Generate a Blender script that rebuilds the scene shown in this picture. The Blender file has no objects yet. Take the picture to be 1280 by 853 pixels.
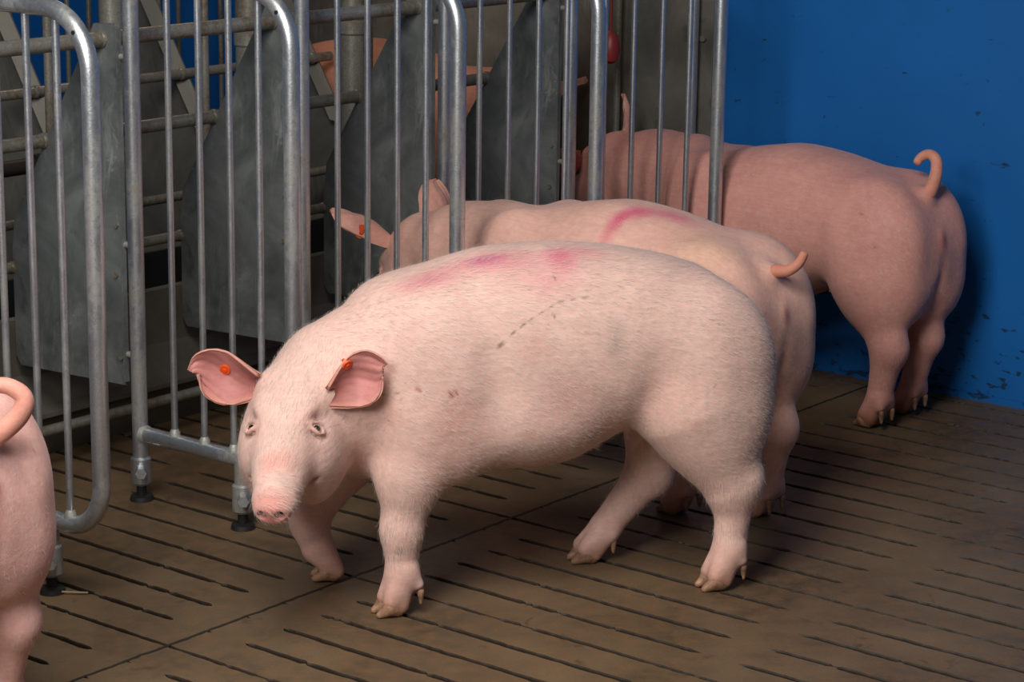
import bpy, math, random, time
import numpy as np
from mathutils import Vector, Matrix

T0 = time.time()
scene = bpy.context.scene
COL = scene.collection

# ------------------------------------------------------------------ camera
CAM = np.array([3.0848, -2.6926, 1.55])
CR = np.array([0.7822, 0.6229, 0.0136]); CR /= np.linalg.norm(CR)
CD = np.array([-0.6032, 0.7626, -0.2336]); CD /= np.linalg.norm(CD)
CU = np.cross(CR, CD); CU /= np.linalg.norm(CU)
CR = np.cross(CD, CU)
FPX = 2963.95
cam_data = bpy.data.cameras.new('camera')
cam_data.sensor_width = 36.0
cam_data.lens = FPX / 1280 * 36.0
cam_data.clip_end = 60
cam = bpy.data.objects.new('camera', cam_data)
COL.objects.link(cam)
cam.matrix_world = Matrix(((CR[0], CU[0], -CD[0], CAM[0]), (CR[1], CU[1], -CD[1], CAM[1]),
                           (CR[2], CU[2], -CD[2], CAM[2]), (0, 0, 0, 1)))
scene.camera = cam

# ------------------------------------------------------------------ world, lights, exposure
scene.view_settings.view_transform = 'Standard'
scene.view_settings.look = 'None'
scene.view_settings.gamma = 1.0
scene.view_settings.use_curve_mapping = False
scene.view_settings.exposure = 0.0

world = bpy.data.worlds.new('barn_air')
scene.world = world
world.use_nodes = True
world.node_tree.nodes['Background'].inputs[0].default_value = (0.80, 0.88, 1.0, 1)
world.node_tree.nodes['Background'].inputs[1].default_value = 0.05

def area(name, loc, target, sx, sy, power, col):
    l = bpy.data.lights.new(name, 'AREA'); l.shape = 'RECTANGLE'
    l.size = sx; l.size_y = sy; l.energy = power; l.color = col
    o = bpy.data.objects.new(name, l); COL.objects.link(o)
    o.location = loc
    o.rotation_euler = (Vector(target) - Vector(loc)).to_track_quat('-Z', 'Y').to_euler()
    return o
area('added_key_light', (1.15, -2.35, 2.05), (0.25, 0.5, 0.3), 1.1, .9, 60, (1.0, 0.98, 0.95))  # unseen key light added on the camera side
area('far_stall_lamp', (-1.9, 2.2, 2.1), (-1.7, 2.4, .6), .25, .25, 3.2, (1.0, 0.70, 0.45))
area('added_overhead_light', (1.05, -1.0, 2.9), (0.7, 0.3, 0), 1.2, 1.2, 72, (1.0, 0.96, 0.90))  # soft overhead light added out of view

# ------------------------------------------------------------------ helpers
def tag(o, label, cat=None, group=None, kind=None):
    if label: o['label'] = label
    if cat: o['category'] = cat
    if group: o['group'] = group
    if kind: o['kind'] = kind
    return o

def empty(name, loc=(0, 0, 0), rz=0.0):
    o = bpy.data.objects.new(name, None); COL.objects.link(o)
    o.location = loc; o.rotation_euler = (0, 0, rz); o.empty_display_size = .1
    return o

def mesh_obj(name, V, F, mat, parent=None, smooth=True, cols=None):
    me = bpy.data.meshes.new(name)
    V = np.asarray(V, dtype=np.float32)
    if isinstance(F, np.ndarray):
        n, k = F.shape
        me.vertices.add(len(V)); me.vertices.foreach_set('co', V.ravel())
        me.loops.add(n * k); me.loops.foreach_set('vertex_index', F.astype(np.int32).ravel())
        me.polygons.add(n)
        me.polygons.foreach_set('loop_start', np.arange(0, n * k, k, dtype=np.int32))
        me.update(calc_edges=True)
    else:
        me.from_pydata([tuple(map(float, v)) for v in V], [], F)
    if smooth:
        me.polygons.foreach_set('use_smooth', np.ones(len(me.polygons), dtype=bool))
    if cols is not None:
        a = me.color_attributes.new('tint', 'FLOAT_COLOR', 'POINT')
        c = np.ones((len(V), 4), dtype=np.float32); c[:, :3] = cols
        a.data.foreach_set('color', c.ravel())
    if mat: me.materials.append(mat)
    o = bpy.data.objects.new(name, me); COL.objects.link(o)
    if parent is not None: o.parent = parent
    return o

class MB:
    """collects shapes into one mesh"""
    def __init__(s): s.v = []; s.f = []
    def add(s, V, F):
        b = len(s.v); s.v += [tuple(p) for p in V]; s.f += [tuple(i + b for i in f) for f in F]
    def box(s, x0, x1, y0, y1, z0, z1):
        V = [(x, y, z) for x in (x0, x1) for y in (y0, y1) for z in (z0, z1)]
        s.add(V, [(0, 1, 3, 2), (4, 6, 7, 5), (0, 4, 5, 1), (2, 3, 7, 6), (0, 2, 6, 4), (1, 5, 7, 3)])
    def tube(s, pts, r, n=14, cap=True, closed=False):
        P = [np.array(p, float) for p in pts]; m = len(P)
        rr = r if hasattr(r, '__len__') else [r] * m
        T = []
        for i in range(m):
            a = P[i - 1] if (i > 0 or closed) else P[i]; b = P[(i + 1) % m] if (i < m - 1 or closed) else P[i]
            t = b - a; T.append(t / (np.linalg.norm(t) + 1e-12))
        ref = np.array([0, 0, 1.]) if abs(T[0][2]) < .9 else np.array([1., 0, 0])
        N = np.cross(T[0], ref); N /= np.linalg.norm(N)
        V = []; F = []
        for i in range(m):
            N = N - T[i] * (N @ T[i]); N /= np.linalg.norm(N); B = np.cross(T[i], N)
            for k in range(n):
                a = 2 * math.pi * k / n
                V.append(P[i] + rr[i] * (math.cos(a) * N + math.sin(a) * B))
        for i in range(m if closed else m - 1):
            j = (i + 1) % m
            for k in range(n):
                q = (k + 1) % n
                F.append((i * n + k, i * n + q, j * n + q, j * n + k))
        if cap and not closed:
            F.append(tuple(range(n - 1, -1, -1))); F.append(tuple((m - 1) * n + k for k in range(n)))
        s.add(V, F)
    def prism(s, outline, y0, y1):
        """outline in (x, z), counter-clockwise, extruded along y"""
        n = len(outline)
        V = [(x, y0, z) for x, z in outline] + [(x, y1, z) for x, z in outline]
        F = [tuple(range(n)), tuple(range(2 * n - 1, n - 1, -1))]
        for i in range(n):
            j = (i + 1) % n; F.append((i, i + n, j + n, j))
        s.add(V, F)
    def build(s, name, mat, parent=None, smooth=True, bevel=0):
        o = mesh_obj(name, s.v, s.f, mat, parent, False)
        if smooth:
            me = o.data
            me.polygons.foreach_set('use_smooth', np.ones(len(me.polygons), dtype=bool))
            e = o.modifiers.new('edges', 'EDGE_SPLIT'); e.split_angle = math.radians(38)
        if bevel:
            b = o.modifiers.new('bevel', 'BEVEL'); b.width = bevel; b.segments = 2; b.limit_method = 'ANGLE'
        return o

def arc(c, r, a0, a1, y, n=8):
    return [(c[0] + r * math.cos(math.radians(a0 + (a1 - a0) * i / n)), y,
             c[1] + r * math.sin(math.radians(a0 + (a1 - a0) * i / n))) for i in range(n + 1)]

# ------------------------------------------------------------------ materials
class NT:
    def __init__(s, name):
        s.m = bpy.data.materials.new(name); s.m.use_nodes = True
        s.t = s.m.node_tree; s.b = s.t.nodes['Principled BSDF']
        s.tc = s.t.nodes.new('ShaderNodeTexCoord')
    def n(s, t, **k):
        x = s.t.nodes.new(t)
        for a, v in k.items(): setattr(x, a, v)
        return x
    def l(s, a, b): s.t.links.new(a, b)
    def noise(s, scale, detail=4, rough=.55, stretch=(1, 1, 1), space='Object', dist=0.0, rot=(0, 0, 0)):
        mp = s.n('ShaderNodeMapping'); mp.inputs['Scale'].default_value = stretch
        mp.inputs['Rotation'].default_value = rot
        s.l(s.tc.outputs[space], mp.inputs[0])
        x = s.n('ShaderNodeTexNoise'); x.inputs['Scale'].default_value = scale
        x.inputs['Detail'].default_value = detail; x.inputs['Roughness'].default_value = rough
        x.inputs['Distortion'].default_value = dist
        s.l(mp.outputs[0], x.inputs['Vector'])
        return x.outputs['Fac']
    def ramp(s, src, stops, interp='LINEAR'):
        r = s.n('ShaderNodeValToRGB'); r.color_ramp.interpolation = interp
        e = r.color_ramp.elements
        while len(e) < len(stops): e.new(.5)
        for i, (p, c) in enumerate(stops):
            e[i].position = p; e[i].color = tuple(c) + (1,) if len(c) == 3 else c
        s.l(src, r.inputs[0]); return r.outputs[0]
    def mix(s, fac, a, b, mode='MIX'):
        x = s.n('ShaderNodeMix', data_type='RGBA', blend_type=mode)
        for idx, v in ((0, fac), (6, a), (7, b)):
            if hasattr(v, 'links') or hasattr(v, 'is_linked'): s.l(v, x.inputs[idx])
            else: x.inputs[idx].default_value = v if idx == 0 else tuple(v) + (1,)
        return x.outputs[2]
    def math(s, op, a, b=None):
        x = s.n('ShaderNodeMath', operation=op)
        for i, v in enumerate((a, b)):
            if v is None: continue
            if hasattr(v, 'is_linked'): s.l(v, x.inputs[i])
            else: x.inputs[i].default_value = v
        return x.outputs[0]
    def bump(s, h, strength=.3, dist=.002):
        x = s.n('ShaderNodeBump'); x.inputs['Strength'].default_value = strength
        x.inputs['Distance'].default_value = dist; s.l(h, x.inputs['Height'])
        s.l(x.outputs[0], s.b.inputs['Normal'])
    def base(s, c):
        if hasattr(c, 'is_linked'): s.l(c, s.b.inputs['Base Color'])
        else: s.b.inputs['Base Color'].default_value = tuple(c) + (1,)
    def set(s, **k):
        for a, v in k.items():
            i = s.b.inputs[a.replace('_', ' ')]
            if hasattr(v, 'is_linked'): s.l(v, i)
            else: i.default_value = v

def lin(r, g, b):
    f = lambda c: ((c / 255 + .055) / 1.055) ** 2.4 if c > 10 else c / 255 / 12.92
    return (f(r), f(g), f(b))

def make_pipe_mat(name, c1, c2, dirt, dirt_amt, metal=.75):
    m = NT(name)
    sp = m.noise(260, 2, .6)
    col = m.ramp(sp, [(.35, c1), (.62, c2)])
    big = m.noise(9, 5, .65, (1, 1, .6))
    dm = m.ramp(big, [(.62 - dirt_amt, (0, 0, 0)), (.80 - dirt_amt, (1, 1, 1))])
    fine = m.noise(70, 3, .7)
    dm2 = m.math('MULTIPLY', dm, m.ramp(fine, [(.35, (.3, .3, .3)), (.6, (1, 1, 1))]))
    m.base(m.mix(dm2, col, dirt))
    m.set(Metallic=m.math('SUBTRACT', metal, m.math('MULTIPLY', dm2, metal * .8)),
          Roughness=m.math('ADD', .25, m.math('MULTIPLY', fine, .24)))
    m.bump(sp, .25, .001)
    return m.m
PIPE = make_pipe_mat('galvanised_pipe', (.47, .50, .53), (.56, .59, .62), (.25, .23, .18), .13, .88)
OLDPIPE = make_pipe_mat('dirty_galvanised_pipe', (.24, .235, .205), (.34, .33, .29), (.13, .10, .065), .22, .45)

def make_plate_mat(name, c1, c2, scr, metal):
    m = NT(name)
    blot = m.noise(5, 7, .68, dist=.6)
    col = m.ramp(blot, [(.30, c1), (.52, tuple((a + b) / 2 for a, b in zip(c1, c2))), (.70, c2)])
    s1 = m.noise(18, 6, .75, (1, 1, .20), dist=1.5)
    s3 = m.noise(9, 5, .7, (1, 1, 1.2), dist=2.5)
    s2 = m.noise(3.2, 3, .5)
    sm = m.math('MAXIMUM', m.ramp(s1, [(.53, (0, 0, 0)), (.66, (1, 1, 1))]), m.ramp(s3, [(.60, (0, 0, 0)), (.66, (.8, .8, .8))]))
    smask = m.math('MULTIPLY', sm, m.ramp(s2, [(.44, (0, 0, 0)), (.60, (1, 1, 1))]))
    col = m.mix(m.math('MULTIPLY', smask, .5), col, scr)
    dk = m.noise(13, 4, .6, (1, 1, .7), dist=.5)
    col = m.mix(m.ramp(dk, [(.62, (0, 0, 0)), (.72, (.6, .6, .6))]), col, tuple(x * .5 for x in c1))
    m.base(col)
    m.set(Metallic=metal, Roughness=m.math('ADD', .34, m.math('MULTIPLY', blot, .4)))
    m.bump(m.noise(40, 3), .12, .002)
    return m.m
PLATE = make_plate_mat('galvanised_sheet', (.085, .095, .095), (.27, .29, .285), (.52, .55, .54), .35)
OLDPLATE = make_plate_mat('dusty_galvanised_sheet', (.115, .105, .085), (.20, .19, .155), (.28, .27, .22), .25)

def make_floor():
    m = NT('wet_slat_concrete')
    a = m.noise(3.2, 6, .6, (1, 1, 1)); b = m.noise(26, 5, .7); c = m.noise(190, 2, .6)
    col = m.ramp(a, [(.28, (.072, .047, .026)), (.50, (.128, .087, .049)), (.72, (.185, .128, .071))])
    col = m.mix(m.ramp(b, [(.42, (0, 0, 0)), (.72, (.8, .8, .8))]), col, (.175, .095, .045))
    d = m.noise(11, 4, .6, (1, 1, 1), dist=.8)
    col = m.mix(m.ramp(d, [(.64, (0, 0, 0)), (.72, (.55, .55, .55))]), col, (.040, .026, .015))
    sp = m.ramp(c, [(.71, (0, 0, 0)), (.76, (.6, .6, .6))])
    col = m.mix(sp, col, (.26, .21, .15))
    m.base(col)
    m.set(Roughness=m.ramp(b, [(.3, (.34, .34, .34)), (.7, (.62, .62, .62))]))
    m.set(Specular_IOR_Level=.35)
    m.bump(m.math('ADD', m.math('MULTIPLY', b, .6), m.math('MULTIPLY', c, .4)), .35, .004)
    return m.m
FLOOR = make_floor()

def make_blue():
    m = NT('blue_wall_panel')
    a = m.noise(1.6, 4, .6)
    col = m.ramp(a, [(.3, (.0075, .112, .375)), (.7, (.010, .140, .46))])
    # dirt specks, most of them low on the wall
    sep = m.n('ShaderNodeSeparateXYZ'); m.l(m.tc.outputs['Object'], sep.inputs[0])
    low = m.n('ShaderNodeMapRange'); m.l(sep.outputs['Z'], low.inputs[0])
    low.inputs[1].default_value = 0.0; low.inputs[2].default_value = .34
    low.inputs[3].default_value = .115; low.inputs[4].default_value = -.015
    spk = m.noise(30, 3, .6, (.7, 1, 1.6), dist=.3)
    s = m.ramp(m.math('ADD', spk, low.outputs[0]), [(.665, (0, 0, 0)), (.73, (1, 1, 1))])
    col = m.mix(m.math('MULTIPLY', s, .8), col, (.012, .022, .028))
    sc = m.noise(14, 5, .75, (2.2, 1, .8), dist=1.5)
    sm = m.math('MULTIPLY', m.ramp(sc, [(.64, (0, 0, 0)), (.74, (1, 1, 1))]), m.ramp(m.noise(2.1, 2), [(.52, (0, 0, 0)), (.64, (1, 1, 1))]))
    col = m.mix(m.math('MULTIPLY', sm, .35), col, (.10, .24, .40))
    m.base(col)
    m.set(Roughness=.42, Specular_IOR_Level=.35)
    m.bump(m.noise(5, 3), .08, .01)
    return m.m
BLUE = make_blue()

def simple(name, c, rough=.5, metal=0, bump=None, var=None):
    m = NT(name)
    if var:
        m.base(m.ramp(m.noise(var[0], 4, .6), [(.3, c), (.7, var[1])]))
    else: m.base(c)
    m.set(Roughness=rough, Metallic=metal)
    if bump: m.bump(m.noise(bump, 4), .3, .003)
    return m.m
TROUGH = simple('trough_concrete', (.085, .078, .062), .6, 0, 30, (8, (.14, .125, .10)))
PIT = simple('slurry_pit', (.010, .008, .006), .5)
DARK = simple('black_rubber_and_shade', (.012, .012, .012), .6)  # rubber feet; also paints the shade in the trough
ORANGE = simple('orange_plastic', (.85, .10, .015), .4)
REDPLASTIC = simple('red_plastic', (.22, .020, .018), .45)
WELD = simple('weld_bead', (.42, .42, .38), .55, .5, 200)
HORN = simple('hoof_horn', (.15, .078, .042), .5, 0, 60, (55, (.46, .25, .15)))
EYEW = simple('eye_white', (.55, .42, .38), .15)
EYEI = simple('eye_dark', (.010, .007, .006), .08)

def make_skin(name, sat):
    m = NT(name)
    at = m.n('ShaderNodeAttribute', attribute_name='tint')
    n1 = m.noise(9, 5, .6); n2 = m.noise(60, 4, .65, (1, 1, 1))
    n3 = m.noise(150, 3, .7, (.10, 1, 1), rot=(0, .5, .1))
    v = m.ramp(n1, [(.3, (.90, .86, .86)), (.7, (1.06, 1.06, 1.05))])
    c = m.mix(1.0, at.outputs['Color'], v, 'MULTIPLY')
    c = m.mix(1.0, c, m.ramp(n2, [(.3, (.93, .90, .89)), (.7, (1.05, 1.05, 1.04))]), 'MULTIPLY')
    c = m.mix(.8, c, m.ramp(n3, [(.3, (.92, .90, .88)), (.65, (1.06, 1.06, 1.05))]), 'MULTIPLY')
    m.base(c)
    m.set(Roughness=.62, Specular_IOR_Level=.3)
    m.b.inputs['Subsurface Weight'].default_value = .12
    m.b.inputs['Subsurface Radius'].default_value = (.9, .35, .2)
    m.b.inputs['Subsurface Scale'].default_value = .012
    m.b.inputs['Sheen Weight'].default_value = .12
    m.b.inputs['Sheen Roughness'].default_value = .4
    w = m.noise(22, 4, .6, (.6, 1, 1.0), dist=.5)
    m.bump(m.math('ADD', m.math('MULTIPLY', n3, .35), m.math('ADD', m.math('MULTIPLY', n2, .25), m.math('MULTIPLY', w, .5))), .35, .004)
    return m.m
SKIN = make_skin('pig_skin', 1)
HAIR = simple('pale_bristle', (.74, .64, .57), .5)

# ------------------------------------------------------------------ implicit surface toolkit (for the animals)
def smin(a, b, k):
    h = np.maximum(k - np.abs(a - b), 0) / k
    return np.minimum(a, b) - h * h * k * .25

def spline(ts, vals, n=240):
    ts = np.array(ts, float); v = np.array(vals, float)
    m = np.zeros_like(v)
    dx = np.diff(ts); dv = np.diff(v) / dx
    for i in range(1, len(v) - 1):
        m[i] = 0 if dv[i - 1] * dv[i] <= 0 else 2 * dv[i - 1] * dv[i] / (dv[i - 1] + dv[i])
    m[0] = dv[0]; m[-1] = dv[-1]
    X = np.linspace(ts[0], ts[-1], n); j = np.clip(np.searchsorted(ts, X) - 1, 0, len(dx) - 1)
    h = dx[j]; t = (X - ts[j]) / h
    Y = (2*t**3-3*t**2+1)*v[j] + (t**3-2*t**2+t)*h*m[j] + (-2*t**3+3*t**2)*v[j+1] + (t**3-t**2)*h*m[j+1]
    return X, Y

class Field:
    def __init__(s, lo, hi, h):
        s.lo = np.array(lo, float); s.h = h
        s.n = np.ceil((np.array(hi) - s.lo) / h).astype(int) + 1
        s.F = np.full(tuple(s.n), .25, dtype=np.float32)
    def block(s, lo, hi):
        a = np.clip(np.floor((np.array(lo) - s.lo) / s.h).astype(int), 0, s.n - 1)
        b = np.clip(np.ceil((np.array(hi) - s.lo) / s.h).astype(int) + 1, 1, s.n)
        sl = tuple(slice(p, q) for p, q in zip(a, b))
        ax = [(s.lo[i] + s.h * np.arange(a[i], b[i])).astype(np.float32) for i in range(3)]
        return sl, ax[0][:, None, None], ax[1][None, :, None], ax[2][None, None, :]
    def put(s, sl, d, k, sub=False):
        if sub: s.F[sl] = -smin(-s.F[sl], d, k)
        else: s.F[sl] = smin(s.F[sl], d, k)
    def cone(s, a, b, ra, rb, k=.02, sub=False, squash=None):
        """tapered capsule; squash=(axis vector, factor) flattens it along that axis"""
        a = np.array(a, float); b = np.array(b, float); R = max(ra, rb) + k + .03
        if squash: R = R * max(1, squash[1])
        sl, X, Y, Z = s.block(np.minimum(a, b) - R, np.maximum(a, b) + R)
        ba = b - a; L = ba @ ba + 1e-12
        px, py, pz = X - a[0], Y - a[1], Z - a[2]
        t = np.clip((px * ba[0] + py * ba[1] + pz * ba[2]) / L, 0, 1)
        qx, qy, qz = px - t * ba[0], py - t * ba[1], pz - t * ba[2]
        if squash:
            ax, f = squash; ax = np.array(ax, float); ax /= np.linalg.norm(ax)
            dt = qx * ax[0] + qy * ax[1] + qz * ax[2]
            g = (1 / f - 1) * dt
            qx, qy, qz = qx + g * ax[0], qy + g * ax[1], qz + g * ax[2]
            d = (np.sqrt(qx * qx + qy * qy + qz * qz) - (ra + (rb - ra) * t)) * min(1, f)
        else:
            d = np.sqrt(qx * qx + qy * qy + qz * qz) - (ra + (rb - ra) * t)
        s.put(sl, d, k, sub)
    def ell(s, c, r, k=.03, R=None, sub=False):
        c = np.array(c, float); r = np.array(r, float)
        E = max(r) + k + .02
        sl, X, Y, Z = s.block(c - E, c + E)
        px, py, pz = X - c[0], Y - c[1], Z - c[2]
        if R is not None:
            R = np.array(R, float)
            px, py, pz = (R[0, 0]*px + R[0, 1]*py + R[0, 2]*pz, R[1, 0]*px + R[1, 1]*py + R[1, 2]*pz, R[2, 0]*px + R[2, 1]*py + R[2, 2]*pz)
        k0 = np.sqrt((px/r[0])**2 + (py/r[1])**2 + (pz/r[2])**2)
        k1 = np.sqrt((px/r[0]**2)**2 + (py/r[1]**2)**2 + (pz/r[2]**2)**2) + 1e-9
        s.put(sl, k0 * (k0 - 1) / k1, k, sub)
    def trunk(s, tab, k=.04, yc=None, egg=.0):
        t = np.array(tab, float)
        xs, top = spline(t[:, 0], t[:, 1]); _, bot = spline(t[:, 0], t[:, 2]); _, wid = spline(t[:, 0], t[:, 3])
        sl, X, Y, Z = s.block((xs[0] - .06, -.26, .1), (xs[-1] + .06, .26, .8))
        x = X[:, 0, 0]
        tp = np.interp(x, xs, top)[:, None, None]; bt = np.interp(x, xs, bot)[:, None, None]
        w = np.interp(x, xs, wid)[:, None, None]
        c = (tp + bt) / 2; a = np.maximum((tp - bt) / 2, .004); w = np.maximum(w, .004)
        if yc is not None: Y = Y - np.interp(x, yc[0], yc[1])[:, None, None]
        zz = (Z - c) / a
        ww = w * (1 + egg * np.clip(-zz, -1, 1) * .5)
        e = 2.25
        rho = (np.abs(Y / ww) ** e + np.abs(zz) ** e) ** (1 / e)
        d = (rho - 1) * np.minimum(w, a)
        out = np.maximum(np.maximum(xs[0] - x, x - xs[-1]), 0)[:, None, None]
        d = np.sqrt(np.maximum(d, 0) ** 2 + out ** 2) + np.minimum(d, 0) * (out <= 0) 
        s.put(sl, d.astype(np.float32), k)
    def surface(s, p, d, L=.12):
        """first point along p + t d where the field turns positive"""
        p = np.array(p, float); d = unit(d)
        for t in np.arange(0, L, .0005):
            q = (p + d * t - s.lo) / s.h; i = np.floor(q).astype(int); f = q - i
            v = 0
            for a in (0, 1):
                for b in (0, 1):
                    for c in (0, 1):
                        v += s.F[i[0]+a, i[1]+b, i[2]+c] * (f[0] if a else 1-f[0]) * (f[1] if b else 1-f[1]) * (f[2] if c else 1-f[2])
            if v > 0: return p + d * t
        return p + d * L
    def mesh(s, smooth=2):
        F = s.F; h = s.h
        S = F < 0
        cnt = np.zeros(tuple(s.n - 1), dtype=np.int8)
        for dx in (0, 1):
            for dy in (0, 1):
                for dz in (0, 1):
                    cnt += S[dx:s.n[0]-1+dx, dy:s.n[1]-1+dy, dz:s.n[2]-1+dz]
        act = (cnt > 0) & (cnt < 8)
        idx = np.full(act.shape, -1, dtype=np.int64)
        I, J, K = np.nonzero(act); idx[I, J, K] = np.arange(len(I))
        P = np.zeros((len(I), 3)); C = np.zeros(len(I))
        corners = [(a, b, c) for a in (0, 1) for b in (0, 1) for c in (0, 1)]
        for ca in corners:
            for axis in range(3):
                if ca[axis]: continue
                cb = list(ca); cb[axis] = 1
                fa = F[I + ca[0], J + ca[1], K + ca[2]]; fb = F[I + cb[0], J + cb[1], K + cb[2]]
                m = (fa < 0) != (fb < 0)
                t = np.where(m, fa / np.where(m, fa - fb, 1), 0)
                p = np.array(ca, float)[None, :] + t[:, None] * np.eye(3)[axis][None, :]
                P += p * m[:, None]; C += m
        P = P / C[:, None] + np.stack([I, J, K], 1)
        V = s.lo + P * h
        quads = []
        for axis in range(3):
            o = [a for a in range(3) if a != axis]
            A = S.take(range(0, s.n[axis] - 1), axis); B = S.take(range(1, s.n[axis]), axis)
            E = A != B
            e = np.nonzero(E); e = [q.copy() for q in e]
            ok = (e[o[0]] > 0) & (e[o[1]] > 0) & (e[o[0]] < s.n[o[0]] - 1) & (e[o[1]] < s.n[o[1]] - 1)
            e = [q[ok] for q in e]
            flip = A[tuple(e)]
            def cell(d0, d1):
                q = [x.copy() for x in e]; q[o[0]] = q[o[0]] - d0; q[o[1]] = q[o[1]] - d1
                return idx[tuple(q)]
            q = np.stack([cell(1, 1), cell(0, 1), cell(0, 0), cell(1, 0)], 1)
            if axis == 1: flip = ~flip
            q[~flip] = q[~flip][:, ::-1]
            quads.append(q)
        Q = np.concatenate(quads)
        for _ in range(smooth):
            acc = np.zeros_like(V); c = np.zeros(len(V))
            for a, b in ((0, 1), (1, 2), (2, 3), (3, 0)):
                for p, q in ((a, b), (b, a)):
                    for d in range(3): acc[:, d] += np.bincount(Q[:, p], V[Q[:, q], d], len(V))
                    c += np.bincount(Q[:, p], minlength=len(V))
            V = V * .5 + .5 * acc / c[:, None]
        return V, Q

def frame(a, n):
    a = np.array(a, float); a /= np.linalg.norm(a)
    n = np.array(n, float); n = n - a * (n @ a); n /= np.linalg.norm(n)
    return a, n, np.cross(n, a)       # forward, dorsal, left

# ------------------------------------------------------------------ pig
TRUNK = [  # x, top, bottom, half width
    (-.440, .435, .375, .015), (-.432, .475, .330, .065), (-.412, .522, .290, .100), (-.38, .566, .265, .132), (-.345, .598, .262, .150),
    (-.30, .626, .285, .163), (-.2, .655, .325, .168), (-.1, .672, .298, .173), (0, .679, .270, .178),
    (.1, .675, .265, .178), (.2, .655, .270, .168), (.28, .630, .285, .150), (.36, .592, .305, .125), (.43, .55, .33, .095), (.50, .50, .37, .05)]

def unit(v): v = np.array(v, float); return v / np.linalg.norm(v)

def claws(Fd, toe, fwd, r=1.0, dew=True):
    """field with cloven hoof: two claws and two dewclaws; toe = centre of foot on the ground"""
    f = unit((fwd[0], fwd[1], 0)); l = np.array([-f[1], f[0], 0]); t = np.array(toe, float)
    z = t[2]
    for s in (-1, 1):
        a = t + l * s * .0155 * r - f * .006; m = t + l * s * .0165 * r + f * .008; b = t + l * s * .0150 * r + f * .030 * r
        Fd.cone((a[0], a[1], z + .014), (m[0], m[1], z + .020), .0150 * r, .0160 * r, .004)
        Fd.cone((m[0], m[1], z + .017), (b[0], b[1], z + .006), .0155 * r, .0075 * r, .004)
        d0 = t + l * s * .022 * r - f * .049
        if dew: Fd.cone((d0[0], d0[1], z + .046), (d0[0] - f[0]*.001, d0[1] - f[1]*.001, z + .022), .0078, .0040, .004)

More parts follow.
